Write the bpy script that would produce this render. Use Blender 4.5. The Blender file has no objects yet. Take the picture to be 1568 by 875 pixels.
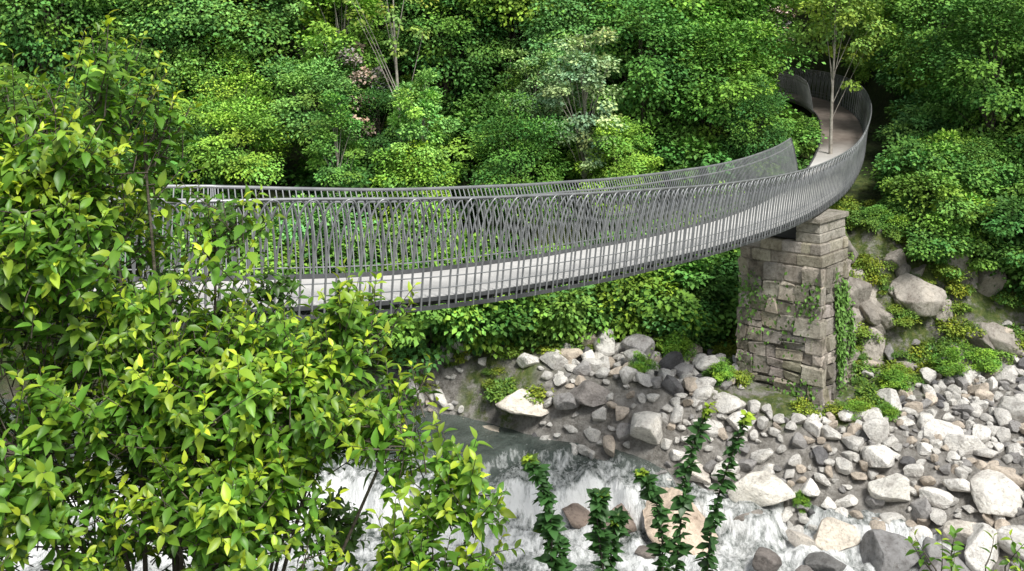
import bpy, math, numpy as np
from mathutils import Vector
sc=bpy.context.scene
F=1655.0
# ------------------------------------------------------------------ helpers
def norm(a): return a/np.maximum(np.linalg.norm(a,axis=-1,keepdims=True),1e-9)
def mk_mesh(name,parts,mats,smooth=True):
    Vs=[];Fs=[];Ms=[];Cs=[];o=0
    for p in parts:
        V,Fc,m=p[0],p[1],p[2]; c=p[3] if len(p)>3 and p[3] is not None else np.ones((len(V),3))
        Vs.append(V);Fs.append(Fc+o);Ms.append(np.full(len(Fc),m,dtype=np.int32));Cs.append(c);o+=len(V)
    V=np.concatenate(Vs);Fc=np.concatenate(Fs);M=np.concatenate(Ms);C=np.concatenate(Cs)
    me=bpy.data.meshes.new(name)
    me.vertices.add(len(V));me.vertices.foreach_set('co',V.astype(np.float32).ravel())
    k=Fc.shape[1]
    me.loops.add(len(Fc)*k);me.loops.foreach_set('vertex_index',Fc.astype(np.int32).ravel())
    me.polygons.add(len(Fc));me.polygons.foreach_set('loop_start',np.arange(0,len(Fc)*k,k,dtype=np.int32))
    me.polygons.foreach_set('loop_total',np.full(len(Fc),k,dtype=np.int32))
    me.polygons.foreach_set('material_index',M)
    me.polygons.foreach_set('use_smooth',np.full(len(Fc),smooth,dtype=bool))
    me.update(calc_edges=True)
    a=me.color_attributes.new('Col','FLOAT_COLOR','POINT')
    a.data.foreach_set('color',np.concatenate([C,np.ones((len(C),1))],1).astype(np.float32).ravel())
    for m in mats: me.materials.append(m)
    return me
def add_obj(name,me,parent=None,loc=(0,0,0),rot=(0,0,0),scale=(1,1,1),color=None):
    ob=bpy.data.objects.new(name,me);sc.collection.objects.link(ob)
    ob.location=loc;ob.rotation_euler=rot;ob.scale=scale
    if color is not None: ob.color=(*color,1)
    if parent: ob.parent=parent
    return ob
def empty(name):
    e=bpy.data.objects.new(name,None);sc.collection.objects.link(e);return e
def tube(P,r,sides=5,ref=None):
    P=np.asarray(P,float);k=len(P);r=np.broadcast_to(r,(k,)).astype(float)
    T=norm(np.gradient(P,axis=0))
    if ref is None:
        m=np.abs(T).mean(0);ref=np.eye(3)[np.argmin(m)]
    ref=np.broadcast_to(ref,(k,3))
    A=norm(np.cross(T,ref));B=np.cross(T,A)
    an=np.arange(sides)*2*np.pi/sides
    V=P[:,None]+r[:,None,None]*(np.cos(an)[None,:,None]*A[:,None]+np.sin(an)[None,:,None]*B[:,None])
    V=V.reshape(-1,3)
    i,j=np.meshgrid(np.arange(k-1),np.arange(sides),indexing='ij')
    a=i*sides+j;b=i*sides+(j+1)%sides;c=a+sides;d=b+sides
    Fc=np.concatenate([np.stack([a,b,d],-1).reshape(-1,3),np.stack([a,d,c],-1).reshape(-1,3)])
    return V,Fc
def merge(lst):
    Vs=[];Fs=[];o=0
    for V,Fc in lst: Vs.append(V);Fs.append(Fc+o);o+=len(V)
    return np.concatenate(Vs),np.concatenate(Fs)
def frames(d,n):
    x=norm(d);y=norm(np.cross(n,x));z=np.cross(x,y)
    return np.stack([x,y,z],-1)
def inst(T,TF,P,R,s):
    V=np.einsum('mij,nj->mni',R,T)*s[:,None,None]+P[:,None]
    m,n=len(P),len(T)
    Fc=(TF[None]+(np.arange(m)*n)[:,None,None]).reshape(-1,3)
    return V.reshape(-1,3),Fc
def leafT(w=.42,fold=.09,droop=.22):
    rows=[(.0,0),(.25,.8),(.52,1),(.8,.55),(1,0)]
    V=[(0,0,0)]
    for t,q in rows[1:4]:
        z=-droop*t*t
        V+=[(t,q*w/2,z+fold*q),(t,0,z),(t,-q*w/2,z+fold*q)]
    V.append((1,0,-droop))
    Fc=[(0,2,1),(0,3,2)]
    for b in (1,4):
        Fc+=[(b,b+1,b+4),(b,b+4,b+3),(b+1,b+2,b+5),(b+1,b+5,b+4)]
    Fc+=[(7,8,10),(8,9,10)]
    return np.array(V,float),np.array(Fc)
BIG=leafT(.46,.1,.28)
SML=(np.array([(0,0,0),(.5,.34,.06),(1,0,-.12),(.5,-.34,.06)],float),np.array([(0,2,1),(0,3,2)]))
def vnoise(x,y,seed=0):
    def h(i,j): 
        v=np.sin(i*127.1+j*311.7+seed*74.7)*43758.5453; return v-np.floor(v)
    xi=np.floor(x);yi=np.floor(y);u=x-xi;v=y-yi;u=u*u*(3-2*u);v=v*v*(3-2*v)
    return (h(xi,yi)*(1-u)+h(xi+1,yi)*u)*(1-v)+(h(xi,yi+1)*(1-u)+h(xi+1,yi+1)*u)*v
def fbm(x,y,seed=0,o=4):
    a=0;s=1;t=0
    for k in range(o): a=a+s*vnoise(x*2**k,y*2**k,seed+k);t+=s;s*=.5
    return a/t-.5
def sstep(t): t=np.clip(t,0,1);return t*t*(3-2*t)
def grassy(x,y):
    """grass patches of the bank; strongest on the slope at the foot of the pier"""
    x=np.asarray(x,float);y=np.asarray(y,float)
    return fbm(x*.35,y*.5,31)+.16*sstep((x-5)/1.5)*sstep((13-x)/1.5)*sstep((y-29.3)/1.0)
# ------------------------------------------------------------------ materials
def newmat(name):
    m=bpy.data.materials.new(name);m.use_nodes=True;nt=m.node_tree
    for n in list(nt.nodes): nt.nodes.remove(n)
    out=nt.nodes.new('ShaderNodeOutputMaterial');return m,nt,out
def N(nt,t,**kw):
    n=nt.nodes.new(t)
    for k,v in kw.items():
        if hasattr(n,k): setattr(n,k,v)
        else: n.inputs[k].default_value=v
    return n
def mixc(nt,f,a,b,mode='MIX'):
    n=nt.nodes.new('ShaderNodeMix');n.data_type='RGBA';n.blend_type=mode
    for s,v in ((0,f),(6,a),(7,b)):
        if isinstance(v,bpy.types.NodeSocket): nt.links.new(v,n.inputs[s])
        else: n.inputs[s].default_value=v if s==0 else (*v,1)
    return n.outputs[2]
def ramp(nt,src,stops):
    n=nt.nodes.new('ShaderNodeValToRGB');e=n.color_ramp.elements
    while len(e)<len(stops): e.new(.5)
    for k,(p,c) in enumerate(stops): e[k].position=p;e[k].color=(*c,1) if len(c)==3 else c
    nt.links.new(src,n.inputs[0]);return n.outputs[0]
def noise(nt,scale,detail=5,rough=.55,coord=None):
    n=nt.nodes.new('ShaderNodeTexNoise');n.inputs['Scale'].default_value=scale;n.inputs['Detail'].default_value=detail;n.inputs['Roughness'].default_value=rough
    if coord is not None: nt.links.new(coord,n.inputs['Vector'])
    return n.outputs[0]
def leaf_mat(name,gloss=.35,trans=.35,rough=.45):
    m,nt,out=newmat(name)
    at=nt.nodes.new('ShaderNodeAttribute');at.attribute_name='Col'
    oi=nt.nodes.new('ShaderNodeObjectInfo')
    c=mixc(nt,1.0,at.outputs['Color'],oi.outputs['Color'],'MULTIPLY')
    p=nt.nodes.new('ShaderNodeBsdfPrincipled');p.inputs['Roughness'].default_value=rough;p.inputs['Specular IOR Level'].default_value=gloss
    nt.links.new(c,p.inputs['Base Color'])
    if trans<=0:
        nt.links.new(p.outputs[0],out.inputs[0]);return m
    t=nt.nodes.new('ShaderNodeBsdfTranslucent')
    c2=mixc(nt,1.0,c,(1.6,1.4,.6),'MULTIPLY');nt.links.new(c2,t.inputs[0])
    ms=nt.nodes.new('ShaderNodeMixShader');ms.inputs[0].default_value=trans
    nt.links.new(p.outputs[0],ms.inputs[1]);nt.links.new(t.outputs[0],ms.inputs[2]);nt.links.new(ms.outputs[0],out.inputs[0])
    return m
M_LEAF=leaf_mat('foliage_leaf',.2,0,.6);M_LEAFF=leaf_mat('shrub_leaf',.45,.35,.42)
def simple(name,stops,scale,rough=.8,bump=.3,bscale=None,metal=0,spec=.4,coordkind='Object',bdist=.05):
    m,nt,out=newmat(name);tc=nt.nodes.new('ShaderNodeTexCoord');co=tc.outputs[coordkind]
    p=nt.nodes.new('ShaderNodeBsdfPrincipled');p.inputs['Roughness'].default_value=rough;p.inputs['Metallic'].default_value=metal;p.inputs['Specular IOR Level'].default_value=spec
    nt.links.new(ramp(nt,noise(nt,scale,6,.6,co),stops),p.inputs['Base Color'])
    b=nt.nodes.new('ShaderNodeBump');b.inputs['Strength'].default_value=bump;b.inputs['Distance'].default_value=bdist
    nt.links.new(noise(nt,bscale or scale*3,6,.6,co),b.inputs['Height']);nt.links.new(b.outputs[0],p.inputs['Normal'])
    nt.links.new(p.outputs[0],out.inputs[0]);return m
M_BARK=simple('bark',[(.3,(.05,.04,.03)),(.7,(.16,.14,.11))],6,.9,.6)
M_PALEBARK=simple('pale_bark',[(.3,(.16,.14,.12)),(.6,(.40,.37,.32))],5,.85,.4)
M_STEEL=simple('galvanised_steel',[(.3,(.22,.23,.24)),(.7,(.37,.38,.39))],3,.42,.05,metal=.45)
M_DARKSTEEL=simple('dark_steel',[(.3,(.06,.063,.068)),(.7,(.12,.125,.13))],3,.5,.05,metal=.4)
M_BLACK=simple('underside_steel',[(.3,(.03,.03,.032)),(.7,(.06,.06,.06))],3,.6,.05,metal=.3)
def deck_mat():
    m,nt,out=newmat('deck_surface');tc=nt.nodes.new('ShaderNodeTexCoord');sp=nt.nodes.new('ShaderNodeSeparateXYZ');nt.links.new(tc.outputs['Object'],sp.inputs[0])
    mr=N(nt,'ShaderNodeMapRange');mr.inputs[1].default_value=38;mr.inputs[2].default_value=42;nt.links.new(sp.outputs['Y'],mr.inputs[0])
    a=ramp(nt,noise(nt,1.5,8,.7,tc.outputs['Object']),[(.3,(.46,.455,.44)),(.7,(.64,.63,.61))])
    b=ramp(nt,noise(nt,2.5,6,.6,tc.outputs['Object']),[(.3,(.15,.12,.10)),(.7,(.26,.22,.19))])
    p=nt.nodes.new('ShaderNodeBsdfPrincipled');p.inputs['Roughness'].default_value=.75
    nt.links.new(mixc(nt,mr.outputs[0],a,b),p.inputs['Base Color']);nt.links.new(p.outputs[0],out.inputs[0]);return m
M_DECK=deck_mat()
def rock_mat():
    m,nt,out=newmat('boulder_stone');tc=nt.nodes.new('ShaderNodeTexCoord');oi=nt.nodes.new('ShaderNodeObjectInfo')
    va=nt.nodes.new('ShaderNodeVectorMath');va.operation='ADD'
    cb=nt.nodes.new('ShaderNodeCombineXYZ')
    mm=N(nt,'ShaderNodeMath',operation='MULTIPLY');mm.inputs[1].default_value=37;nt.links.new(oi.outputs['Random'],mm.inputs[0])
    for k in range(3): nt.links.new(mm.outputs[0],cb.inputs[k])
    nt.links.new(tc.outputs['Object'],va.inputs[0]);nt.links.new(cb.outputs[0],va.inputs[1]);co=va.outputs[0]
    base=ramp(nt,noise(nt,1.3,8,.65,co),[(.28,(.55,.52,.5)),(.5,(1.02,1.01,.99)),(.72,(1.2,1.17,1.12))])
    fine=ramp(nt,noise(nt,7,8,.75,co),[(.32,(.5,.47,.44)),(.48,(1.03,1.03,1.03)),(.7,(1.2,1.2,1.2))])
    c=mixc(nt,1,base,fine,'MULTIPLY');c=mixc(nt,1,c,oi.outputs['Color'],'MULTIPLY')
    p=nt.nodes.new('ShaderNodeBsdfPrincipled');p.inputs['Roughness'].default_value=.82;p.inputs['Specular IOR Level'].default_value=.3
    nt.links.new(c,p.inputs['Base Color'])
    b=nt.nodes.new('ShaderNodeBump');b.inputs['Strength'].default_value=.9;b.inputs['Distance'].default_value=.1
    nt.links.new(noise(nt,4,10,.75,co),b.inputs['Height']);nt.links.new(b.outputs[0],p.inputs['Normal'])
    nt.links.new(p.outputs[0],out.inputs[0]);return m
M_ROCK=rock_mat()
def attr_stone():
    m,nt,out=newmat('masonry_stone');tc=nt.nodes.new('ShaderNodeTexCoord');co=tc.outputs['Object']
    at=nt.nodes.new('ShaderNodeAttribute');at.attribute_name='Col'
    c=mixc(nt,1,at.outputs['Color'],ramp(nt,noise(nt,1.3,9,.75,co),[(.3,(.35,.31,.27)),(.46,(.95,.9,.82)),(.65,(1.4,1.37,1.3))]),'MULTIPLY')
    c=mixc(nt,1,c,ramp(nt,noise(nt,11,9,.8,co),[(.3,(.4,.38,.36)),(.52,(1.15,1.15,1.15))]),'MULTIPLY')
    mo=ramp(nt,noise(nt,1.1,8,.7,co),[(.54,(0,0,0)),(.66,(.65,.65,.65))])
    c=mixc(nt,mo,c,(.08,.09,.04))
    p=nt.nodes.new('ShaderNodeBsdfPrincipled');p.inputs['Roughness'].default_value=.9
    nt.links.new(c,p.inputs['Base Color'])
    b=nt.nodes.new('ShaderNodeBump');b.inputs['Strength'].default_value=1;b.inputs['Distance'].default_value=.16
    nt.links.new(noise(nt,5,10,.78,co),b.inputs['Height']);nt.links.new(b.outputs[0],p.inputs['Normal'])
    nt.links.new(p.outputs[0],out.inputs[0]);return m
M_STONE=attr_stone()
def ground_mat():
    m,nt,out=newmat('ground_soil_moss');tc=nt.nodes.new('ShaderNodeTexCoord');co=tc.outputs['Object']
    soil=ramp(nt,noise(nt,1.8,8,.7,co),[(.3,(.04,.03,.02)),(.55,(.12,.095,.06)),(.75,(.26,.22,.17))])
    moss=ramp(nt,noise(nt,5,9,.75,co),[(.3,(.04,.07,.015)),(.5,(.13,.19,.04)),(.62,(.24,.26,.08)),(.75,(.32,.24,.13))])
    rock=ramp(nt,noise(nt,3.0,10,.8,co),[(.3,(.09,.085,.08)),(.45,(.30,.28,.25)),(.58,(.52,.495,.46)),(.75,(.68,.66,.62))])
    at=nt.nodes.new('ShaderNodeAttribute');at.attribute_name='Col';s=nt.nodes.new('ShaderNodeSeparateColor');nt.links.new(at.outputs['Color'],s.inputs[0])
    f=ramp(nt,noise(nt,.9,7,.7,co),[(.42,(0,0,0)),(.55,(1,1,1))])
    c=mixc(nt,f,soil,mixc(nt,1,moss,(.5,.6,.5),'MULTIPLY'))
    c=mixc(nt,s.outputs[0],c,rock)
    c=mixc(nt,s.outputs[1],c,mixc(nt,1,moss,(.3,.4,.3),'MULTIPLY'))  # moss colour darkened: painted shade for the gaps between hillside trees
    f2=ramp(nt,noise(nt,1.3,8,.75,co),[(.42,(0,0,0)),(.52,(1,1,1))])
    mm=N(nt,'ShaderNodeMath',operation='MULTIPLY');nt.links.new(f2,mm.inputs[0]);nt.links.new(s.outputs[2],mm.inputs[1])
    c=mixc(nt,mm.outputs[0],c,moss)
    p=nt.nodes.new('ShaderNodeBsdfPrincipled');p.inputs['Roughness'].default_value=.95;nt.links.new(c,p.inputs['Base Color'])
    b=nt.nodes.new('ShaderNodeBump');b.inputs['Strength'].default_value=1;b.inputs['Distance'].default_value=.4
    nt.links.new(noise(nt,2.5,10,.78,co),b.inputs['Height']);nt.links.new(b.outputs[0],p.inputs['Normal'])
    nt.links.new(p.outputs[0],out.inputs[0]);return m
M_GROUND=ground_mat()
def water_mat():
    m,nt,out=newmat('river_water');tc=nt.nodes.new('ShaderNodeTexCoord');co=tc.outputs['Object']
    at=nt.nodes.new('ShaderNodeAttribute');at.attribute_name='Col';s=nt.nodes.new('ShaderNodeSeparateColor');nt.links.new(at.outputs['Color'],s.inputs[0])
    mp=nt.nodes.new('ShaderNodeMapping');mp.inputs['Scale'].default_value=(2.4,1.2,.5);nt.links.new(co,mp.inputs[0])
    n1=noise(nt,3.4,10,.72,mp.outputs[0])
    ad=N(nt,'ShaderNodeMath',operation='ADD');nt.links.new(s.outputs[0],ad.inputs[0]);nt.links.new(n1,ad.inputs[1])
    foam=ramp(nt,ad.outputs[0],[(.64,(0,0,0)),(.76,(.4,.4,.4)),(.92,(1,1,1))])
    base=ramp(nt,noise(nt,1.2,5,.6,co),[(.3,(.05,.07,.06)),(.7,(.16,.19,.17))])
    c=mixc(nt,foam,base,(.92,.94,.94))
    p=nt.nodes.new('ShaderNodeBsdfPrincipled');nt.links.new(c,p.inputs['Base Color'])
    r=N(nt,'ShaderNodeMath',operation='MULTIPLY_ADD');nt.links.new(foam,r.inputs[0]);r.inputs[1].default_value=.6;r.inputs[2].default_value=.16
    nt.links.new(r.outputs[0],p.inputs['Roughness'])
    b=nt.nodes.new('ShaderNodeBump');b.inputs['Strength'].default_value=1;b.inputs['Distance'].default_value=.22
    nt.links.new(noise(nt,2.6,9,.7,mp.outputs[0]),b.inputs['Height']);nt.links.new(b.outputs[0],p.inputs['Normal'])
    nt.links.new(p.outputs[0],out.inputs[0]);return m
M_WATER=water_mat()
# ------------------------------------------------------------------ bridge path
PTS=np.array([(-16,13.2,9.3),(-11,12.3,9.1),(-7.86,12.05,8.95),(-4.34,12.3,8.84),(-2.72,12.8,8.79),(-.73,14.4,8.56),(1.19,17,8.25),(2.52,19.3,7.99),(4.30,22.5,7.65),(6.79,27,7.30),
 (8.92,31,7.17),(10.91,35,7.24),(12.63,39,7.64),(13.98,43,8.10),(15.0,47.5,8.56),(15.3,52,8.85),(14.6,56,9.0),(12.6,59.5,9.1),(9.5,62,9.2)])
def catmull(P,n=40):
    out=[]
    Q=np.vstack([2*P[0]-P[1],P,2*P[-1]-P[-2]])
    for i in range(1,len(Q)-2):
        t=np.linspace(0,1,n,endpoint=False)[:,None]
        a,b,c,d=Q[i-1],Q[i],Q[i+1],Q[i+2]
        out.append(.5*((2*b)+(-a+c)*t+(2*a-5*b+4*c-d)*t**2+(-a+3*b-3*c+d)*t**3))
    return np.vstack(out+[P[-1:]])
CP=catmull(PTS)
for _ in range(25): CP[1:-1]=(CP[:-2]+CP[2:])/2*.5+CP[1:-1]*.5
SL=np.concatenate([[0],np.cumsum(np.linalg.norm(np.diff(CP,axis=0),axis=1))]);LT=SL[-1]
def path(s):
    s=np.atleast_1d(s);return np.stack([np.interp(s,SL,CP[:,k]) for k in range(3)],-1)
def pnorm(s):
    T=path(np.clip(s+.2,0,LT))-path(np.clip(s-.2,0,LT));T[:,2]=0;T=norm(T)
    return np.stack([T[:,1],-T[:,0],T[:,2]*0],-1)
W=1.6
Sd=np.arange(0,LT,.25)
# ------------------------------------------------------------------ terrain
def Xs(y): return np.interp(y,[18,20,24,26,27.5,28.5,30,31,32.5,34,37,40,60],[12,11.5,10.2,8.2,5.8,4.0,1.0,-.8,-2.6,-6,-14,-30,-90])
def terrain(x,y):
    x=np.asarray(x,float);y=np.asarray(y,float)
    near=10.4-.545*y+fbm(x*.5,y*.5,3)*.5
    near=np.where(y<1.5,10.4-.545*1.5-.15,near)
    d=(x-Xs(y))*.6
    hm=np.interp(y,[20,24,27,29,31,34],[.15,.5,1.0,1.6,2.2,2.6])
    bank=-1+(hm+.9)*sstep((d+.9)/(3.0+np.clip(x-1,0,6)*.22))+fbm(x*.8,y*.8,5)*.5
    toeL=34.6+fbm(x*.2,y*0,9)*1.5; k=sstep((x-7.5)/3)
    toe=toeL*(1-k)+31.9*k
    t=y-toe
    hl=1.6+.62*t+np.clip(t,0,1.5)*.5
    hr=1.6+np.clip(t,-9,2.3)*1.85+np.clip(t-2.3,0,99)*.27+np.clip(y-46,0,99)*.45
    cr=fbm(x*1.3,y*1.3,41)*1.6*k*(t>-1)*(t<4)
    hill=np.where(t>-.8,hl*(1-k)+hr*k+fbm(x*.6,y*.6,11)*.9+cr,-5)
    return np.maximum(np.maximum(near,bank),hill)
selP=CP[CP[:,1]>36][::4];CTR=selP-pnorm(SL[CP[:,1]>36][::4])*W/2
def bench(x,y,z):
    sh=z.shape;xf=x.ravel();yf=y.ravel();zf=z.ravel().copy()
    idx=np.where((yf>33)&(yf<70)&(xf>2)&(xf<24))[0]
    if len(idx)==0: return z
    D2=(xf[idx,None]-CTR[None,:,0])**2+(yf[idx,None]-CTR[None,:,1])**2
    j=D2.argmin(1);dd=np.sqrt(D2[np.arange(len(j)),j]);target=CTR[j,2]-.35-np.clip(42-yf[idx],0,9)*.12
    w=1-sstep((dd-1.6)/2.2)
    zf[idx]=np.where(w>0,np.where(yf[idx]>41,zf[idx]*(1-w)+target*w,np.minimum(zf[idx],zf[idx]*(1-w)+target*w)),zf[idx])
    return zf.reshape(sh)
gx=np.concatenate([np.arange(-90,-14,1.5),np.arange(-14,24,.25),np.arange(24,95,1.5)]);gy=np.concatenate([np.arange(-20,20,1.),np.arange(20,48,.25),np.arange(48,160,2.)])
X,Y=np.meshgrid(gx,gy,indexing='ij');Z=bench(X,Y,terrain(X,Y))
V=np.stack([X,Y,Z],-1).reshape(-1,3);nx,ny=X.shape
i,j=np.meshgrid(np.arange(nx-1),np.arange(ny-1),indexing='ij');a=i*ny+j
Fg=np.stack([a,a+ny,a+ny+1,a+1],-1).reshape(-1,4)
cliff=sstep((X-8.5)/1.5)*(Y>31)*(Y<35.5)*(Z<7)
rk=np.clip(sstep((3.0-Z)/1.2)*(Y>20)*(Y<34),0,1); rk=np.maximum(rk,cliff*.85)
ms=(sstep((Y-33.5)/2)+(Y<20))*.7
gpm=np.where((Y>29.2)&(X<13.5)&(X>-2),sstep((grassy(X,Y)+.0)/.06),0)
col=np.stack([rk,np.clip(ms*(1-rk),0,1),np.clip(cliff*1.0+gpm,0,1)],-1).reshape(-1,3)
add_obj('ground',mk_mesh('ground',[(V,Fg,0,col)],[M_GROUND]))
def zt(x,y):
    x=np.atleast_1d(np.asarray(x,float));y=np.atleast_1d(np.asarray(y,float))
    return bench(x,y,terrain(x,y))
# ------------------------------------------------------------------ water
wx=np.arange(-30,16,.09);wy=np.arange(18,40,.09);X,Y=np.meshgrid(wx,wy,indexing='ij')
yc=27.6+.5*np.sin(X*1.1)+.35*np.sin(X*2.7+1)+fbm(X*1.7,Y*0,4)*1.5-np.clip(X-3.5,0,9)*.25
st=sstep((Y-yc+.3)/.6);st2=sstep((Y-yc-1.5)/.5)
lim=.3*sstep((X-2.5)/3)
Zw=-.45+(.75-lim)*st+(.3-lim*.7)*st2
turb=np.exp(-((Y-yc+1.4)/1.8)**2)+.7*np.exp(-((Y-yc-.9)/1.1)**2)
Zw=Zw+fbm(X*2.0,Y*1.6,8)*(.07+.5*turb)+fbm(X*6,Y*5,18)*.20*turb
grad=np.abs(np.gradient(Zw,axis=1))/.09
foam=np.clip(grad*.16,0,.3)+.26*turb+.09*(Y<26.5)
foam=np.clip(foam+fbm(X*1.1,Y*.9,21)*.35,0,.6)*(1-sstep((Y-29.3)/1.5)*.75)
V=np.stack([X,Y,Zw],-1).reshape(-1,3);nx,ny=X.shape
i,j=np.meshgrid(np.arange(nx-1),np.arange(ny-1),indexing='ij');a=i*ny+j
add_obj('river',mk_mesh('river',[(V,np.stack([a,a+ny,a+ny+1,a+1],-1).reshape(-1,4),0,np.stack([foam]*3,-1).reshape(-1,3))],[M_WATER]))
# ------------------------------------------------------------------ bridge
BR=empty('curved_footbridge')
def offs(s,n,z):
    P=path(s)+pnorm(s)*np.asarray(n)[...,None] if np.ndim(n) else path(s)+pnorm(s)*n
    P=P.copy();P[:,2]+=z;return P
def strip(profile,s):
    k=len(profile);R=[offs(s,n,z) for n,z in profile];V=np.stack(R,1).reshape(-1,3);m=len(s)
    i,j=np.meshgrid(np.arange(m-1),np.arange(k),indexing='ij')
    a=i*k+j;b=i*k+(j+1)%k
    Fc=np.concatenate([np.stack([a,b,b+k],-1).reshape(-1,3),np.stack([a,b+k,a+k],-1).reshape(-1,3)])
    return V,Fc
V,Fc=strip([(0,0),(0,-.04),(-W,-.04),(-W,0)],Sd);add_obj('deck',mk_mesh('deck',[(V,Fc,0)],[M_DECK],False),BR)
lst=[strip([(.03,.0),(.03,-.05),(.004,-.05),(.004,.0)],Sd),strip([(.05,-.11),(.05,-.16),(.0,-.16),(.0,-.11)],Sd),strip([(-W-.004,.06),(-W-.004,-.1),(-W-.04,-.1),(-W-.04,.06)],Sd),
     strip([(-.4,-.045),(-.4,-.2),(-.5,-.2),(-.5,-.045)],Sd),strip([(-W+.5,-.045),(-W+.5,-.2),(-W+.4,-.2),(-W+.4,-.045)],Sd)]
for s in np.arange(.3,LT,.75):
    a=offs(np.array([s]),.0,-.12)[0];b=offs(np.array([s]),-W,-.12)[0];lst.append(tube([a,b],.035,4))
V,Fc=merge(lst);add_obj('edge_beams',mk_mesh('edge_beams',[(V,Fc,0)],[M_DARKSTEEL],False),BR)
zp=np.array([-.16,.0,.25,.6,.9,1.1,1.34]);npf=np.array([.03,.045,.07,.11,.16,.20,.27])
def prof(z): return np.interp(z,zp,npf)
rib=[];s=0.2
th=np.linspace(-math.pi/2,math.pi/2,19)
SP=.155;HW=SP*1.5
while s<LT-1:
    zs=np.concatenate([[-.16,.10],.30+1.01*np.cos(th)**.95,[.10,-.16]])
    x_=np.sin(th)
    ss=np.concatenate([np.full(2,s),s+HW+HW*x_,np.full(2,s+2*HW)])
    m3=int(round((s-.2)/SP))%3
    P=offs(ss,prof(zs)+.013*(m3-1),0);P[:,2]+=zs
    rib.append(tube(P,.0145,5,ref=pnorm(np.array([s+.22]))[0]+np.array([0,0,.01])));s+=SP
V,Fc=merge(rib);add_obj('outer_parapet_hoops',mk_mesh('outer_parapet_hoops',[(V,Fc,0)],[M_STEEL]),BR)
s_gap0=SL[np.argmin(np.abs(CP[:,1]-35.2))];s_gap1=SL[np.argmin(np.abs(CP[:,1]-48))]
rib=[]
def hfar(s): return np.interp(s,[0,SL[np.argmin(np.abs(CP[:,0]+2))],SL[np.argmin(np.abs(CP[:,0]-6))],LT],[1.17,1.19,1.34,1.34])
for s in np.concatenate([np.arange(.2,s_gap0,.125),np.arange(s_gap1,LT-.5,.14)]):
    hh=hfar(s);zs=np.linspace(-.12,hh,8);P=offs(np.full(8,s),-W-prof(zs/hh*1.34)*1.15,0);P[:,2]+=zs
    rib.append(tube(P,.0115,4,ref=np.append(np.array([.3,1]),0)))
V,Fc=merge(rib);add_obj('inner_parapet_ribs',mk_mesh('inner_parapet_ribs',[(V,Fc,0)],[M_STEEL]),BR)
lst=[]
for z,r in ((.12,.008),(.27,.008),(1.31,.022)):
    lst.append(tube(offs(Sd,prof(z),z),r,6,ref=np.array([0,0,1.])))
for seg in (Sd[Sd<=s_gap0],Sd[Sd>=s_gap1]):
    for f,r in ((.12,.010),(.86,.020),(1,.028)):
        h=hfar(seg)*f;P=offs(seg,-W-prof(f*1.34)*1.15,0);P[:,2]+=h
        lst.append(tube(P,r,6,ref=np.array([0,0,1.])))
V,Fc=merge(lst);add_obj('handrails_and_cables',mk_mesh('handrails_and_cables',[(V,Fc,0)],[M_STEEL]),BR)
zs=np.linspace(-.15,1.36,12);P=offs(np.full(12,s_gap0+.03),-W-prof(zs)*1.15,0);P[:,2]+=zs
V,Fc=tube(P,.03,6,ref=np.array([.3,1,0]));add_obj('parapet_end_post',mk_mesh('parapet_end_post',[(V,Fc,0)],[M_DARKSTEEL]),BR)
# ------------------------------------------------------------------ pier
PI=empty('stone_pier')
B=np.array([8.55,30.0]);u=norm(np.array([-.755,.656]));v=np.array([.656,.755]);LU,LV=2.4,1.75;zb=1.0
rg=np.random.default_rng(3)
def box(c,ax,ay,hx,hy,z0,z1,bev=.02,jit=.0):
    c=np.asarray(c);vs=[]
    for zz,ins in ((z0,bev),(z0+bev,0),(z1-bev,0),(z1,bev)):
        for sx,sy in ((-1,-1),(1,-1),(1,1),(-1,1)):
            p=c+ax*(sx*(hx-ins))+ay*(sy*(hy-ins));vs.append((p[0]+rg.normal(0,jit),p[1]+rg.normal(0,jit),zz+rg.normal(0,jit)))
    Fc=[(0,2,1),(0,3,2),(12,13,14),(12,14,15)]
    for l in range(3):
        for k in range(4):
            a=l*4+k;b=l*4+(k+1)%4;Fc+=[(a,b,b+4),(a,b+4,a+4)]
    return np.array(vs),np.array(Fc)
parts=[];cent=B+u*LU/2+v*LV/2
Vc,Fc=box(cent,u,v,LU/2-.0,LV/2-.0,zb-.8,6.1);parts.append((Vc,Fc,0,np.full((len(Vc),3),.26)*np.array([1,.92,.8])))
z=zb-.6
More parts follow.
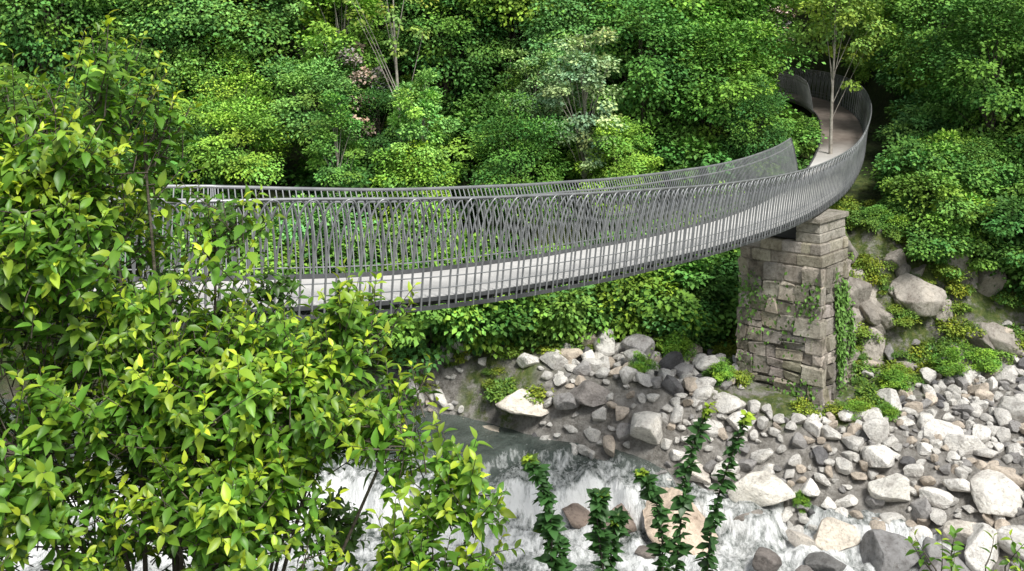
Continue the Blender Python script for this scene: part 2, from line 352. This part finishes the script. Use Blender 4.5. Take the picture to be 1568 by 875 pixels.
while z<6.15:
    ashlar=z>5.25
    h=(.34 if ashlar else rg.uniform(.34,.56)); h=min(h,6.2-z) if 6.2-z>.1 else .1
    tap=(6.2-z)*.04
    for (o,d,nrm,L) in ((B,u,-v,LU),(B,v,-u,LV),(B+v*LV,u,v,LU),(B+u*LU,v,u,LV)):
        t=-tap
        while t<L+tap-.02:
            w=rg.uniform(.55,.95) if ashlar else rg.uniform(.28,.8);w=min(w,L+tap-t)
            if L+tap-t-w<.14: w=L+tap-t
            c=o+d*(t+w/2)-nrm*(.14-tap)+nrm*(rg.uniform(-.015,.015) if ashlar else rg.uniform(-.06,.02))
            quoin=(t<.1 or t+w>L-.1)
            g=rg.uniform(.28,.44) if ashlar else (rg.uniform(.26,.52) if quoin else rg.uniform(.16,.46))
            cc=g*np.array([1,rg.uniform(.91,.97),rg.uniform(.76,.92)])
            splits=1 if ashlar or (quoin and rg.random()<.7) or rg.random()<.5 else 2
            zz=z;f=1 if splits==1 else rg.uniform(.35,.65)
            for q in range(splits):
                hh=h*(f if q==0 else 1-f) if splits==2 else h
                Vb,Fb=box(c+nrm*rg.uniform(-.015,.015),d,nrm,w/2-.005,.15,zz+.005,zz+hh-.005,.035,.006 if ashlar else .03)
                parts.append((Vb,Fb,0,np.tile(cc*rg.uniform(.8,1.2),(len(Vb),1))));zz+=hh
            t+=w
    z+=h
bc=B+u*.38+v*LV/2
for (z0,z1,hx,g) in ((6.2,6.48,.36,.38),(6.485,6.76,.35,.42),(6.765,6.93,.42,.36)):
    Vb,Fb=box(bc,u,v,hx,LV/2-.05 if g!=.36 else LV/2+.06,z0,z1,.03,.008);parts.append((Vb,Fb,0,np.tile(g*np.array([1,.96,.88]),(len(Vb),1))))
add_obj('masonry',mk_mesh('masonry',parts,[M_STONE],False),PI)
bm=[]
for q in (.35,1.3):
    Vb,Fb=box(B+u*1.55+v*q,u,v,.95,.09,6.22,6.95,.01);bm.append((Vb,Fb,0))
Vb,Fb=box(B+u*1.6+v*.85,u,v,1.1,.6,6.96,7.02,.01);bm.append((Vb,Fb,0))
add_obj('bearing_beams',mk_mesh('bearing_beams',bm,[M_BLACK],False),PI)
# ------------------------------------------------------------------ rocks
def ico(sub):
    import bmesh
    b=bmesh.new();bmesh.ops.create_icosphere(b,subdivisions=sub,radius=1);V=np.array([v.co[:] for v in b.verts]);Fc=np.array([[v.index for v in f.verts] for f in b.faces]);b.free();return V,Fc
IV,IF=ico(5);rocks=[]
for k in range(14):
    rg=np.random.default_rng(100+k);V=IV*1.25
    nc=rg.integers(9,16);soft=.84+.10*(k%2)
    for q in range(nc):
        n=norm(rg.normal(size=3));d=rg.uniform(.55,.95);e=V@n-d
        V=V-np.where(e>0,e*soft,0)[:,None]*n
    V*=np.array([rg.uniform(.85,1.25),rg.uniform(.75,1),rg.uniform(.55,.85)])
    dsp=0
    for q in range(5):
        f=norm(rg.normal(size=3))*rg.uniform(3,9);dsp=dsp+np.sin(V@f+rg.uniform(0,6))*.014
    dsp=dsp+(vnoise(V[:,0]*7+V[:,2]*5+k,V[:,1]*7-V[:,2]*3,k)-.5)*.05+(vnoise(V[:,0]*17+V[:,2]*9+k,V[:,1]*17-V[:,2]*13,k)-.5)*.02
    V=V*(1+dsp)[:,None];rocks.append(mk_mesh('boulder_shape_%d'%k,[(V,IF,0)],[M_ROCK]))
RB=empty('riverbank_boulders')
rg=np.random.default_rng(11);placed=np.zeros((14000,3));npl=0
def rcol():
    q=rg.random()
    if q<.60: g=rg.uniform(.60,.86);return (g,g*.985,g*.95)
    if q<.78: g=rg.uniform(.5,.7);return (g,g*.88,g*.75)
    if q<.94: g=rg.uniform(.28,.46);return (g,g*.98,g*.98)
    g=rg.uniform(.12,.2);return (g,g,g*1.05)
def put_rock(x,y,r,z=None,c=None,k=None,rz=None,flat=1,sink=.2,px=1):
    global npl
    z0=zt(x,y)[0] if z is None else z
    add_obj('boulder',rocks[int(rg.integers(14)) if k is None else k],RB,(x,y,z0+r*(.5-sink)*.8),(rg.normal(0,.3),rg.normal(0,.3),rg.uniform(0,6.3) if rz is None else rz),(r*px,r,r*flat),c or rcol())
    placed[npl]=(x,y,r);npl+=1
big=[(4.3,27.0,1.15,(.64,.53,.43),.55),(8.9,25.6,.8,(.26,.26,.265),.8),(10.2,24.9,.65,(.3,.3,.3),.8),(7.9,26.6,.65,(.7,.64,.56),.8),(2.4,29.3,.85,(.26,.26,.27),.5),
 (.4,31.4,.9,(.78,.73,.65),.45),(2.2,30.9,.6,(.3,.28,.27),.7),(-.6,31.5,.55,(.64,.57,.48),.6),(3.7,29.8,.6,(.78,.76,.72),.7),(6.4,28.1,.65,(.78,.76,.7),.6),(4.9,28.9,.5,(.64,.6,.55),.7),
 (7.3,25.2,.42,(.2,.2,.2),.8),(5.9,25.2,.4,(.22,.2,.19),.8),(2.7,27.2,.5,(.26,.21,.18),.9),(1.7,27.8,.45,(.26,.21,.18),.7),(-1.9,27.5,.4,(.22,.2,.18),.8),(11.7,26.4,.7,(.74,.72,.68),.8),(12.9,25.2,.6,(.4,.38,.37),.8),(9.6,27.2,.55,(.72,.71,.67),.8),(12.0,24.1,.5,(.3,.3,.3),.7),(8.4,24.4,.3,(.62,.56,.5),.7),(-1.2,28.9,.5,(.24,.22,.2),.6),(.6,28.2,.35,(.3,.27,.25),.6),(7.1,26.4,.4,(.64,.6,.55),.7),(5.9,27.3,.45,(.28,.26,.24),.8),(.1,29.4,.4,(.3,.28,.26),.5),
 (9.6,24.2,.5,(.28,.27,.27),.8),(6.6,24.6,.28,(.3,.28,.27),.8),(3.2,25.9,.3,(.26,.23,.21),.8),(10.9,25.8,.5,(.7,.66,.6),.8)]
for (x,y,r,c,f) in big: put_rock(x,y,r,c=c,flat=f,z=max(zt(x,y)[0],-.4))
for r0,r1,n in ((.38,.55,60),(.24,.38,700),(.15,.24,3800),(.085,.15,10000)):
    xs=rg.uniform(-6,22,n);ys=rg.uniform(23,35.8,n);zs=zt(xs,ys);gps=grassy(xs,ys)
    for x,y,z,gp in zip(xs,ys,zs,gps):
        if z<-.5 or z>3.2: continue
        if x<-1.5 and y<30.5: continue
        if y>33.6 and x<7: continue
        if 6.8<x<9.9 and y>29.9: continue
        if y>29.4 and x<13.5 and gp>.03 and (r0<.38 or gp>.1) and rg.random()<.92: continue
        r=rg.uniform(r0,r1)
        if x>9 and y>27.5: r*=.85
        A=placed[:npl]
        if (np.hypot(A[:,0]-x,A[:,1]-y)<(A[:,2]+r)*.60).any(): continue
        put_rock(x,y,r,flat=rg.uniform(.8,1.2),px=rg.uniform(.85,1.35),sink=rg.uniform(-.15,.2))
for _ in range(50):
    x=rg.uniform(9.9,15.5);y=rg.uniform(31.9,34.0);z=zt(x,y)[0]
    g=rg.uniform(.24,.5);put_rock(x,y,rg.uniform(.25,.75),c=(g,g*.93,g*.84),sink=1.0,flat=1.2)
# ------------------------------------------------------------------ tree prototypes
def tree_proto(name,seed,h,r,npf,nl,ls,zc=.62,zr=.42,prz=.6,bark=M_BARK,trunk_r=.12,palette=None,pr=(.2,.36),limb=.35,lstep=3):
    rg=np.random.default_rng(seed);parts=[]
    base=np.array(palette or (.14,.29,.055))
    k=9;tt=np.linspace(0,1,k);bend=rg.normal(0,.25,2)
    TP=np.stack([bend[0]*tt*tt*2+.12*np.sin(tt*5+seed),bend[1]*tt*tt*2,tt*h*.88-.5],-1)
    Vt,Ft=tube(TP,np.linspace(trunk_r,trunk_r*.15,k),7,ref=np.array([1.,0,0]));parts.append((Vt,Ft,1))
    c0=np.array([bend[0],bend[1],h*zc]);Rv=np.array([r,r,h*zr])
    d=norm(rg.normal(size=(npf,3)));rad=rg.uniform(.35,1,npf)**.55
    shape=1-.25*np.clip(d[:,2],0,1)
    lob=1+.25*np.sin(d[:,0]*4+seed)+.2*np.sin(d[:,1]*5+seed*2)
    C=c0+d*rad[:,None]*Rv*(shape*lob*.86)[:,None]
    PR=r*rg.uniform(pr[0],pr[1],npf)
    for q in range(0,npf,lstep):
        f=np.clip((C[q,2]/h)-.22+rg.uniform(-.08,.08),.3,.9);p0=np.array([np.interp(f,tt,TP[:,i]) for i in range(3)])
        mid=p0*.45+C[q]*.55+np.array([0,0,.12]);Vt,Ft=tube([p0,mid,C[q]],[trunk_r*limb,trunk_r*limb*.5,trunk_r*.07],4);parts.append((Vt,Ft,1))
    n=npf*nl;pi=np.repeat(np.arange(npf),nl)
    dd=norm(rg.normal(size=(n,3))+np.array([0,0,.35]))
    P=C[pi]+dd*PR[pi][:,None]*np.array([1,1,prz])*(rg.uniform(.25,1.08,n)**.6)[:,None]
    out=norm(P-c0)
    ld=norm(dd*np.array([1,1,.3])+out*.5+rg.normal(0,.4,(n,3))+np.array([0,0,-.2]))
    nn=norm(np.array([0,0,.8])+out*.7+dd*.6+rg.normal(0,.3,(n,3)))
    Vl,Fl=inst(SML[0],SML[1],P,frames(ld,nn),ls*rg.uniform(.6,1.35,n))
    pb=rg.uniform(.68,1.35,npf)[pi]*rg.uniform(.82,1.2,n)
    yel=np.clip(rg.normal(.05,.4,npf)[pi]+rg.normal(0,.15,n),-.5,1.0)
    cl=base[None]*pb[:,None]*(1+np.stack([.5*yel,.2*yel,-.15*yel],-1))
    parts.append((Vl,Fl,0,np.repeat(np.clip(cl,0.004,1),4,0)))
    return mk_mesh(name,parts,[M_LEAF,bark])
TR=[tree_proto('broadleaf_shape_%d'%k,20+k,7.2+.5*k,2.6+.12*k,80,210,.15,prz=.5,pr=(.22,.40)) for k in range(4)]
TN=[tree_proto('narrow_tree_shape_%d'%k,40+k,8.5,1.6,70,150,.14,zc=.58,zr=.43,prz=.6,pr=(.2,.36),bark=M_PALEBARK,trunk_r=.09) for k in range(3)]
TB=[tree_proto('shrub_shape_%d'%k,50+k,2.4,1.5,40,150,.13,zc=.45,zr=.45,trunk_r=.04,pr=(.22,.4)) for k in range(4)]
TG=[tree_proto('groundcover_shape_%d'%k,70+k,.7,.75,22,60,.10,zc=.3,zr=.4,trunk_r=.015,pr=(.25,.45),palette=(.18,.28,.055)) for k in range(3)]
rg=np.random.default_rng(5)
FR=empty('hillside_forest')
tints=[(1.0,1.0,1.0),(1.4,1.28,1.0),(.75,.86,.9),(.5,.62,.66),(1.7,1.5,1.2),(.9,1.0,1.0),(1.3,1.35,1.9),(1.55,1.5,1.9),(.62,.76,.7)]
PV=CP[(CP[:,1]>30)&(CP[:,1]<51)];PVc=PV-pnorm(SL[(CP[:,1]>30)&(CP[:,1]<51)])*W*.5
pathxy=CP[CP[:,1]>32]-pnorm(SL[CP[:,1]>32])*W*.5
PXp=784+F*PVc[:,0]/PVc[:,1];Spx=F/PVc[:,1]
def blocked(x,y,r,top):
    dmin=np.hypot(pathxy[:,0]-x,pathxy[:,1]-y).min()
    if dmin<r*.85+1.0: return True
    px=784+F*x/y;yl=(12-top)*F/y
    m=(PV[:,1]>y-.5)&(np.abs(PXp-px)<r*.95*F/y+Spx*1.1)
    if m.any() and (yl<((12-PV[m,2])*Spx[m]).max()): return True
    return False
def plant(protos,x,y,sc_,tint,r,h,parent=FR,name='tree'):
    z=zt(x,y)[0];me=protos[int(rg.integers(len(protos)))]
    j=rg.uniform(.85,1.15)
    add_obj(name,me,parent,(x,y,z-.1),(0,0,rg.uniform(0,6.3)),(sc_*rg.uniform(.9,1.1),sc_*rg.uniform(.9,1.1),sc_*rg.uniform(.88,1.12)),tuple(t*j for t in tint))
for yy in np.arange(38.6,60,3.2):
    for xx in np.arange(-28,31,3.5):
        x=xx+rg.uniform(-1.5,1.5);y=yy+rg.uniform(-1.3,1.3)
        if abs(x)>y*.5+3: continue
        if zt(x,y)[0]>15.5: continue
        nar=rg.random()<.3
        s=rg.uniform(.5,.8) if y<42 else rg.uniform(.85,1.25)
        if blocked(x,y,2.8*s,zt(x,y)[0]+8*s):
            s=.5
            if blocked(x,y,2.8*s,zt(x,y)[0]+8*s): continue
        plant(TN if nar else TR,x,y,s,tints[int(rg.integers(len(tints)))],0,0)
def bushes(n,x0,x1,y0,y1,s0,s1,zmin=1.5,tt=9):
    for _ in range(n):
        x=rg.uniform(x0,x1);y=rg.uniform(y0,y1)
        z=zt(x,y)[0]
        if z<zmin: continue
        s=rg.uniform(s0,s1)
        if 6.2<x<10.6 and y<35: continue
        if blocked(x,y,1.5*s,z+2.4*s): continue
        plant(TB,x,y,s,tints[int(rg.integers(tt))],0,0,name='bush')
bushes(85,-22,22,36,45,.8,1.5)
bushes(48,-12,5.5,33.4,36.2,.9,1.6,.9)
bushes(12,3.5,6.4,34.0,36,.9,1.3,1.0,4)
bushes(110,13.2,21,32.6,38,.5,1.1,4.1,6)
bushes(14,15.8,22,31.4,34,.5,1.0,2.2,6)
bushes(26,14.5,22,40,52,.8,1.5)
bushes(14,10.4,13.5,34.2,36.5,.3,.6,5)
for (x,y,s,t) in ((16.4,37.2,.95,(.8,.92,.85)),(19.6,36,.95,(.95,1.05,.9)),(16.8,41.5,.85,(.95,1.0,.9)),(20,41,1.0,(.8,.9,.85)),(15.2,35.4,.45,(1,1,1)),(18,34.8,.5,(.9,1.0,1)),(18.2,46.5,1.1,(.9,1,.9)),(21,47,1.1,(1.2,1.2,.9)),(19.6,51,1.2,(.9,1,.9)),(16.6,57,1.2,(.6,.7,.8)),(13,64.5,1.3,(.5,.6,.7)),(9.4,45.5,1.05,(1.1,1.15,1)),(11.3,49,1.0,(1,1.1,.9)),(11.5,55,1.0,(.7,.8,.8)),
   (7.4,40.5,.95,(1.0,1.1,.95)),(4.9,41,.9,(.75,.9,.9)),(6.5,44,1.15,(1.4,1.35,1)),(-14,38,.8,(.8,.9,1)),(-9.5,38.5,.7,(1.5,1.35,1)),(-3.2,37.6,.72,(1.7,1.5,1.1)),(-7,40,.85,(1.4,1.4,1.7)),(.2,38.2,.55,(1.2,1.2,1.1)),(-10.5,45,1.2,(.65,.8,.8)),(-2,47,1.2,(.65,.8,.8)),(-12.5,43,1.0,(1.3,1.3,1.5))):
    plant(TR,x,y,s,t,0,0)
for (x,y,s,t) in ((9.6,38.4,.8,(1,1.05,1)),(10.3,40.6,.9,(1.1,1.1,1)),(11.2,43.2,.8,(1.2,1.2,1)),(8.2,37.2,.9,(1.5,1.4,1.1))):
    plant(TB,x,y,s,t,0,0,name='bush')
GC=empty('bank_undergrowth')
for _ in range(1500):
    x=rg.uniform(-4,20);y=rg.uniform(29.2,36.5);z=zt(x,y)[0]
    if z<.7 : continue
    gp=float(grassy(x,y))
    cl=(x>9.5 and y>31.4 and z>2.2)
    if not ((gp>.08 and y>29.5) or (y>33.2 and x<7) or rg.random()<.03 or cl): continue
    if cl and rg.random()<.3: continue
    if not cl and rg.random()<.35: continue
    if 6.8<x<9.7 and 30.0<y<33: continue
    if x>13 and z<2.4 and rg.random()<.8: continue
    plant(TG,x,y,rg.uniform(.25,.85),(1.3,1.15,.8) if rg.random()<.5 else (.8,.95,.9),0,0,GC,'clump')
# a few knee-high bushes on the gravel and at the foot of the pier
for (x,y,s) in ((9.4,29.6,.28),(10.9,30.6,.38),(12.6,31.2,.42),(6.0,30.9,.3),(7.4,27.6,.2),(3.7,31.2,.28),(13.8,31.6,.4),(5.0,32.4,.4),(10.2,29.3,.25)):
    plant(TB,x,y,s,(1.3,1.25,.9),0,0,GC,'bush')
def named_tree(name,proto,x,y,s=1,tint=(1,1,1),rz=0,sz=None):
    add_obj(name,proto,None,(x,y,zt(x,y)[0]-.1),(0,0,rz),(s,s,sz or s),tint)
birch=tree_proto('silver_poplar_mesh',301,9.5,1.5,85,95,.15,zc=.6,zr=.42,bark=M_PALEBARK,trunk_r=.10,palette=(.32,.46,.22),pr=(.2,.34))
named_tree('silver_poplar_tree',birch,2.5,39.0,.9)
named_tree('silver_poplar_tree.001',birch,.6,40.5,.75,(.8,.95,.75),2)
slim=tree_proto('slender_tree_mesh',302,11,1.7,34,35,.15,zc=.75,zr=.28,bark=M_PALEBARK,trunk_r=.10,palette=(.26,.38,.08),pr=(.15,.3),limb=.25,lstep=4)
named_tree('slender_ash_tree',slim,-4.3,40.5,1)
young=tree_proto('young_tree_mesh',303,8.2,2.2,80,75,.15,zc=.74,zr=.27,bark=M_PALEBARK,trunk_r=.09,palette=(.2,.33,.06),pr=(.13,.26),limb=.18,lstep=9)
add_obj('young_ash_tree',young,None,(11.6,39.6,6.7),(0.02,.07,1.0),(1,1,1),(1,1,1))
bl=tree_proto('blossom_tree_mesh',304,6.5,1.4,40,60,.14,bark=M_BARK,trunk_r=.08,palette=(.6,.5,.45),pr=(.18,.3))
named_tree('blossoming_tree',bl,-5.6,41.0,.95,(.7,.68,.66));named_tree('blossoming_tree.001',bl,13.2,54.5,1.3,(1.25,1.3,1.4))
# ------------------------------------------------------------------ foreground shrub
def shoots(rg,starts,dirs,lens,lsz,base,tip,gap=.018,dmin=.25,droop=.1,upc=.5,tone=None):
    P=[];D=[];NN=[];S=[];C=[];tubes=[]
    for m,(st,dr,L) in enumerate(zip(starts,dirs,lens)):
        k=6;t=np.linspace(0,1,k);dr=norm(dr);side=rg.normal(0,.14,3)
        pts=st+dr*(t*L)[:,None]+side*(t**2*L)[:,None]+np.array([0,0,upc*.3])*(t**2*L)[:,None]
        tubes.append(tube(pts,np.linspace(.004,.0013,k),4))
        n=max(5,int(L*(1-dmin)/gap));tt=dmin+(1-dmin)*(np.arange(n)/(n-1))**.8
        pp=np.stack([np.interp(tt,t,pts[:,i]) for i in range(3)],-1)
        ax=norm(pts[-1]-pts[-2])
        a=norm(np.cross(ax,rg.normal(size=3)));b=np.cross(ax,a);ang=np.arange(n)*2.4+rg.uniform(0,6)
        rad=np.cos(ang)[:,None]*a+np.sin(ang)[:,None]*b
        al=np.interp(tt,[0,.85,1],[.2,.5,1.5])[:,None]
        d=norm(rad+ax*al+np.array([0,0,-droop])+rg.normal(0,.22,(n,3)))
        P.append(pp);D.append(d);NN.append(norm(ax*.9+np.array([0,-.2,.9])+rg.normal(0,.32,(n,3))))
        S.append(lsz*rg.uniform(.8,1.2)*rg.uniform(.6,1.2,n)*np.interp(tt,[0,.8,1],[1,1,.6]))
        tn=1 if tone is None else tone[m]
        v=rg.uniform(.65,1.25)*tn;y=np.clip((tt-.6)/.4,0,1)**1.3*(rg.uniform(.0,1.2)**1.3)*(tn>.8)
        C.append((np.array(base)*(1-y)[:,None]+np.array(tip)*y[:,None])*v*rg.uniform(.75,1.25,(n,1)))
    P=np.concatenate(P);D=np.concatenate(D);NN=np.concatenate(NN);S=np.concatenate(S);C=np.concatenate(C)
    V,Fc=inst(BIG[0],BIG[1],P,frames(D,NN),S)
    return (V,Fc,0,np.repeat(C,len(BIG[0]),0)),tubes
rg=np.random.default_rng(77)
EL=[(-2.25,5.0,11.42,.36,.40,.36,190,1),(-1.90,5.0,11.72,.18,.2,.18,44,1),(-1.70,5.0,11.46,.18,.35,.2,46,1),(-2.12,5.1,10.87,.48,.6,.5,420,1),(-1.40,5.1,10.98,.22,.3,.24,24,1),(-1.62,5.1,10.72,.18,.3,.2,34,1),
 (-2.19,5.0,10.05,.75,.7,.62,620,1),(-1.44,5.0,10.33,.45,.5,.3,260,1),(-.78,5.1,10.55,.26,.3,.10,50,1),(-.96,5.0,10.28,.32,.3,.25,130,1),(-1.24,4.9,9.82,.5,.5,.42,360,1),(-.54,5.0,10.18,.18,.3,.17,50,1),
 (-.28,4.9,9.92,.17,.3,.2,50,1),(-.34,4.7,9.50,.32,.4,.3,130,1),(-2.75,5.2,10.8,.5,.6,.8,140,1),(-1.1,4.6,9.35,.65,.5,.35,170,1),
 (-1.9,5.9,10.2,.8,.25,.8,380,.6),(-2.5,6.0,11.2,.45,.25,.5,170,.6),(-1.1,5.8,9.8,.45,.25,.5,170,.6),(-2.2,5.7,9.3,.9,.3,.5,200,.7)]  # back layers: low tone paints the shrub's inner shade into leaf colour
st=[];di=[];le=[];br=[];tone=[]
root=np.array([-1.7,5.6,7.4])
for (cx,cy,cz,rx,ry,rz_,n,tn) in EL:
    c=np.array([cx,cy,cz]);Rr=np.array([rx,ry,rz_])
    rt=root+np.array([(cx+1.7)*.35,rg.normal(0,.2),0])
    m1=rt*.5+c*.5+np.array([(rt-c)[0]*.2,.1,.15]);br.append(tube(np.array([rt,m1,c,c+np.array([0,0,rz_*.6])]),[.022,.011,.006,.002],6))
    nc=max(3,n//14);cd=norm(rg.normal(size=(nc,3))+np.array([.15,-.3,.25]));cp=c+cd*Rr*rg.uniform(.4,.98,(nc,1))
    for q in range(n):
        ci=int(rg.integers(nc))
        p=cp[ci]+rg.normal(0,.065,3)
        L=rg.uniform(.12,.34)*(1 if rx>.25 else .85)
        dd=norm(cd[ci]*np.array([1,.7,.6])+np.array([.08,-.1,.5])+rg.normal(0,.38,3))
        st.append(p-dd*L*.4);di.append(dd);le.append(L);tone.append(tn)
    for q in range(nc): br.append(tube(np.array([c,(c+cp[q])/2+rg.normal(0,.03,3),cp[q]]),[.006,.004,.002],4))
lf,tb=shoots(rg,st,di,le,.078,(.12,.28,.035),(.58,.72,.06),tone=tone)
Vt,Ft=merge(tb+br)
add_obj('foreground_shrub',mk_mesh('foreground_shrub',[lf,(Vt,Ft,1)],[M_LEAFF,M_BARK]),None,color=(1,1,1))
st=[];di=[];le=[]
for _ in range(40):
    p=np.array([rg.uniform(2.1,2.65),rg.uniform(5,5.5),rg.uniform(9.15,9.40)]);st.append(p);di.append(np.array([rg.normal(0,.7),rg.normal(0,.4),.8]));le.append(rg.uniform(.12,.22))
lf,tb=shoots(rg,st,di,le,.06,(.12,.27,.03),(.45,.6,.05))
for p in st: tb.append(tube([np.array([2.4,5.3,7.5]),p*np.array([.5,.5,.5])+np.array([1.2,2.65,3.8]),p],[.008,.006,.004],4))
Vt,Ft=merge(tb);add_obj('low_shrub',mk_mesh('low_shrub',[lf,(Vt,Ft,1)],[M_LEAFF,M_BARK]),color=(1,1,1))
for q,(pxt,pyt,pxb,D) in enumerate(((812,700,850,4.6),(832,820,858,4.7),(912,758,925,4.7),(945,800,940,4.9),(985,722,1018,4.8),(1085,618,1030,4.9),(1140,632,1085,4.8))):
    k=D/F;top=np.array([(pxt-784)*k,D,12-(pyt-55)*k]);bot=np.array([(pxb-784)*k,D+.05,12-(900-55)*k]);root=bot+np.array([(bot-top)[0]*.6,.1,-1.4])
    tt=np.linspace(0,1,14)
    mid=bot*2-(root+top)/2
    pts=root*((1-tt)**2)[:,None]+2*mid*((1-tt)*tt)[:,None]+top*(tt**2)[:,None]
    pts[:,0]+=.015*np.sin(tt*11+q*1.7)
    parts=[];Vt,Ft=tube(pts,np.linspace(.009,.002,14),5);parts.append((Vt,Ft,1))
    n=330;u_=np.clip(np.linspace(.35,1,n)+rg.normal(0,.004,n),.3,1);pp=np.stack([np.interp(u_,tt,pts[:,i]) for i in range(3)],-1)
    an=rg.uniform(0,6.28,n)
    rad=np.stack([np.cos(an),np.sin(an),0*an],-1)
    d=norm(rad+np.array([0,0,.25])+rg.normal(0,.35,(n,3)))
    s=.050*rg.uniform(.55,1.3,n)*np.interp(u_,[.35,.9,1],[1.15,.85,.6])*(1+.25*np.sin(u_*60+q))
    R=frames(d,norm(np.array([0,-.2,1.])-rad*.2+rg.normal(0,.35,(n,3))))
    V,Fc=inst(*leafT(.6,.06,.35),pp,R,s)
    y=np.clip((u_-.94)/.06,0,1)[:,None];c=(np.array([.05,.13,.035])*(1-y)+np.array([.4,.55,.05])*y)*rg.uniform(.6,1.5,(n,1))
    parts.append((V,Fc,0,np.repeat(c,11,0)))
    add_obj('leafy_spire_plant' if q==0 else 'leafy_spire_plant.%03d'%q,mk_mesh('leafy_spire_plant',parts,[M_LEAFF,M_BARK]),color=(1,1,1))
rg=np.random.default_rng(9);n=5200
cl=rg.integers(0,30,n);cc=np.random.default_rng(12)
cu=cc.uniform(0,1,30);cz=cc.uniform(1.2,4.8,30);face=cc.random(30)<.5
tu=np.clip(cu[cl]+rg.normal(0,.11,n),0,1);zz=cz[cl]+rg.normal(0,.35,n)
tp=(6.2-zz)*.04+.03
P=np.zeros((n,3));Nn=np.zeros((n,3))
for q in range(n):
    if face[cl[q]]: p=B+v*LV*(.4+.6*tu[q])-u*tp[q];nn=-u
    else: p=B+u*LU*tu[q]-v*tp[q];nn=-v
    P[q]=(p[0]+nn[0]*rg.uniform(0,.12),p[1]+nn[1]*rg.uniform(0,.12),zz[q]);Nn[q]=(nn[0],nn[1],.5)
fc=np.array([face[c] for c in cl]);hv=np.random.default_rng(4).random(30)<.3
keep=(zz>1)&((fc&(rg.random(n)<.8))|(rg.random(n)<np.where(hv[cl],.6,.07)));P=P[keep];Nn=Nn[keep];n=len(P)
R=frames(norm(np.array([0,0,-1.])+rg.normal(0,.5,(n,3))),norm(Nn+rg.normal(0,.35,(n,3))))
V,Fc=inst(*SML,P,R,.12*rg.uniform(.6,1.3,n));c=np.array([.11,.22,.045])*rg.uniform(.6,1.6,(n,1))
add_obj('climbing_ivy',mk_mesh('climbing_ivy',[(V,Fc,0,np.repeat(c,4,0))],[M_LEAF]),color=(1,1,1))
# ------------------------------------------------------------------ light, world, camera
sd=norm(np.array([.36,-.66,.95]))
w=bpy.data.worlds.new("World");sc.world=w;w.use_nodes=True;nt=w.node_tree
bg=nt.nodes['Background'];sk=nt.nodes.new('ShaderNodeTexSky');sk.sky_type='NISHITA';sk.sun_disc=False
sk.sun_elevation=math.asin(sd[2]);sk.sun_rotation=math.atan2(sd[0],sd[1])
hs=nt.nodes.new('ShaderNodeHueSaturation');hs.inputs['Saturation'].default_value=.25
nt.links.new(sk.outputs[0],hs.inputs['Color']);nt.links.new(hs.outputs[0],bg.inputs[0]);bg.inputs[1].default_value=.15
L=bpy.data.lights.new('sun','SUN');L.energy=5.0;L.angle=math.radians(16);L.color=(1,.97,.91)
lo=bpy.data.objects.new('sun',L);sc.collection.objects.link(lo);lo.rotation_euler=Vector(sd).to_track_quat('Z','Y').to_euler()
cam=bpy.data.cameras.new('camera');co=bpy.data.objects.new('camera',cam);sc.collection.objects.link(co)
co.location=(0,0,12);co.rotation_euler=(math.pi/2,0,0);cam.sensor_width=36;cam.lens=38;cam.shift_y=-.2436;cam.clip_end=500;cam.clip_start=.05
sc.camera=co
sc.view_settings.view_transform='Standard';sc.view_settings.look='None';sc.view_settings.exposure=0
print('objects',len(bpy.data.objects),'rocks',npl)
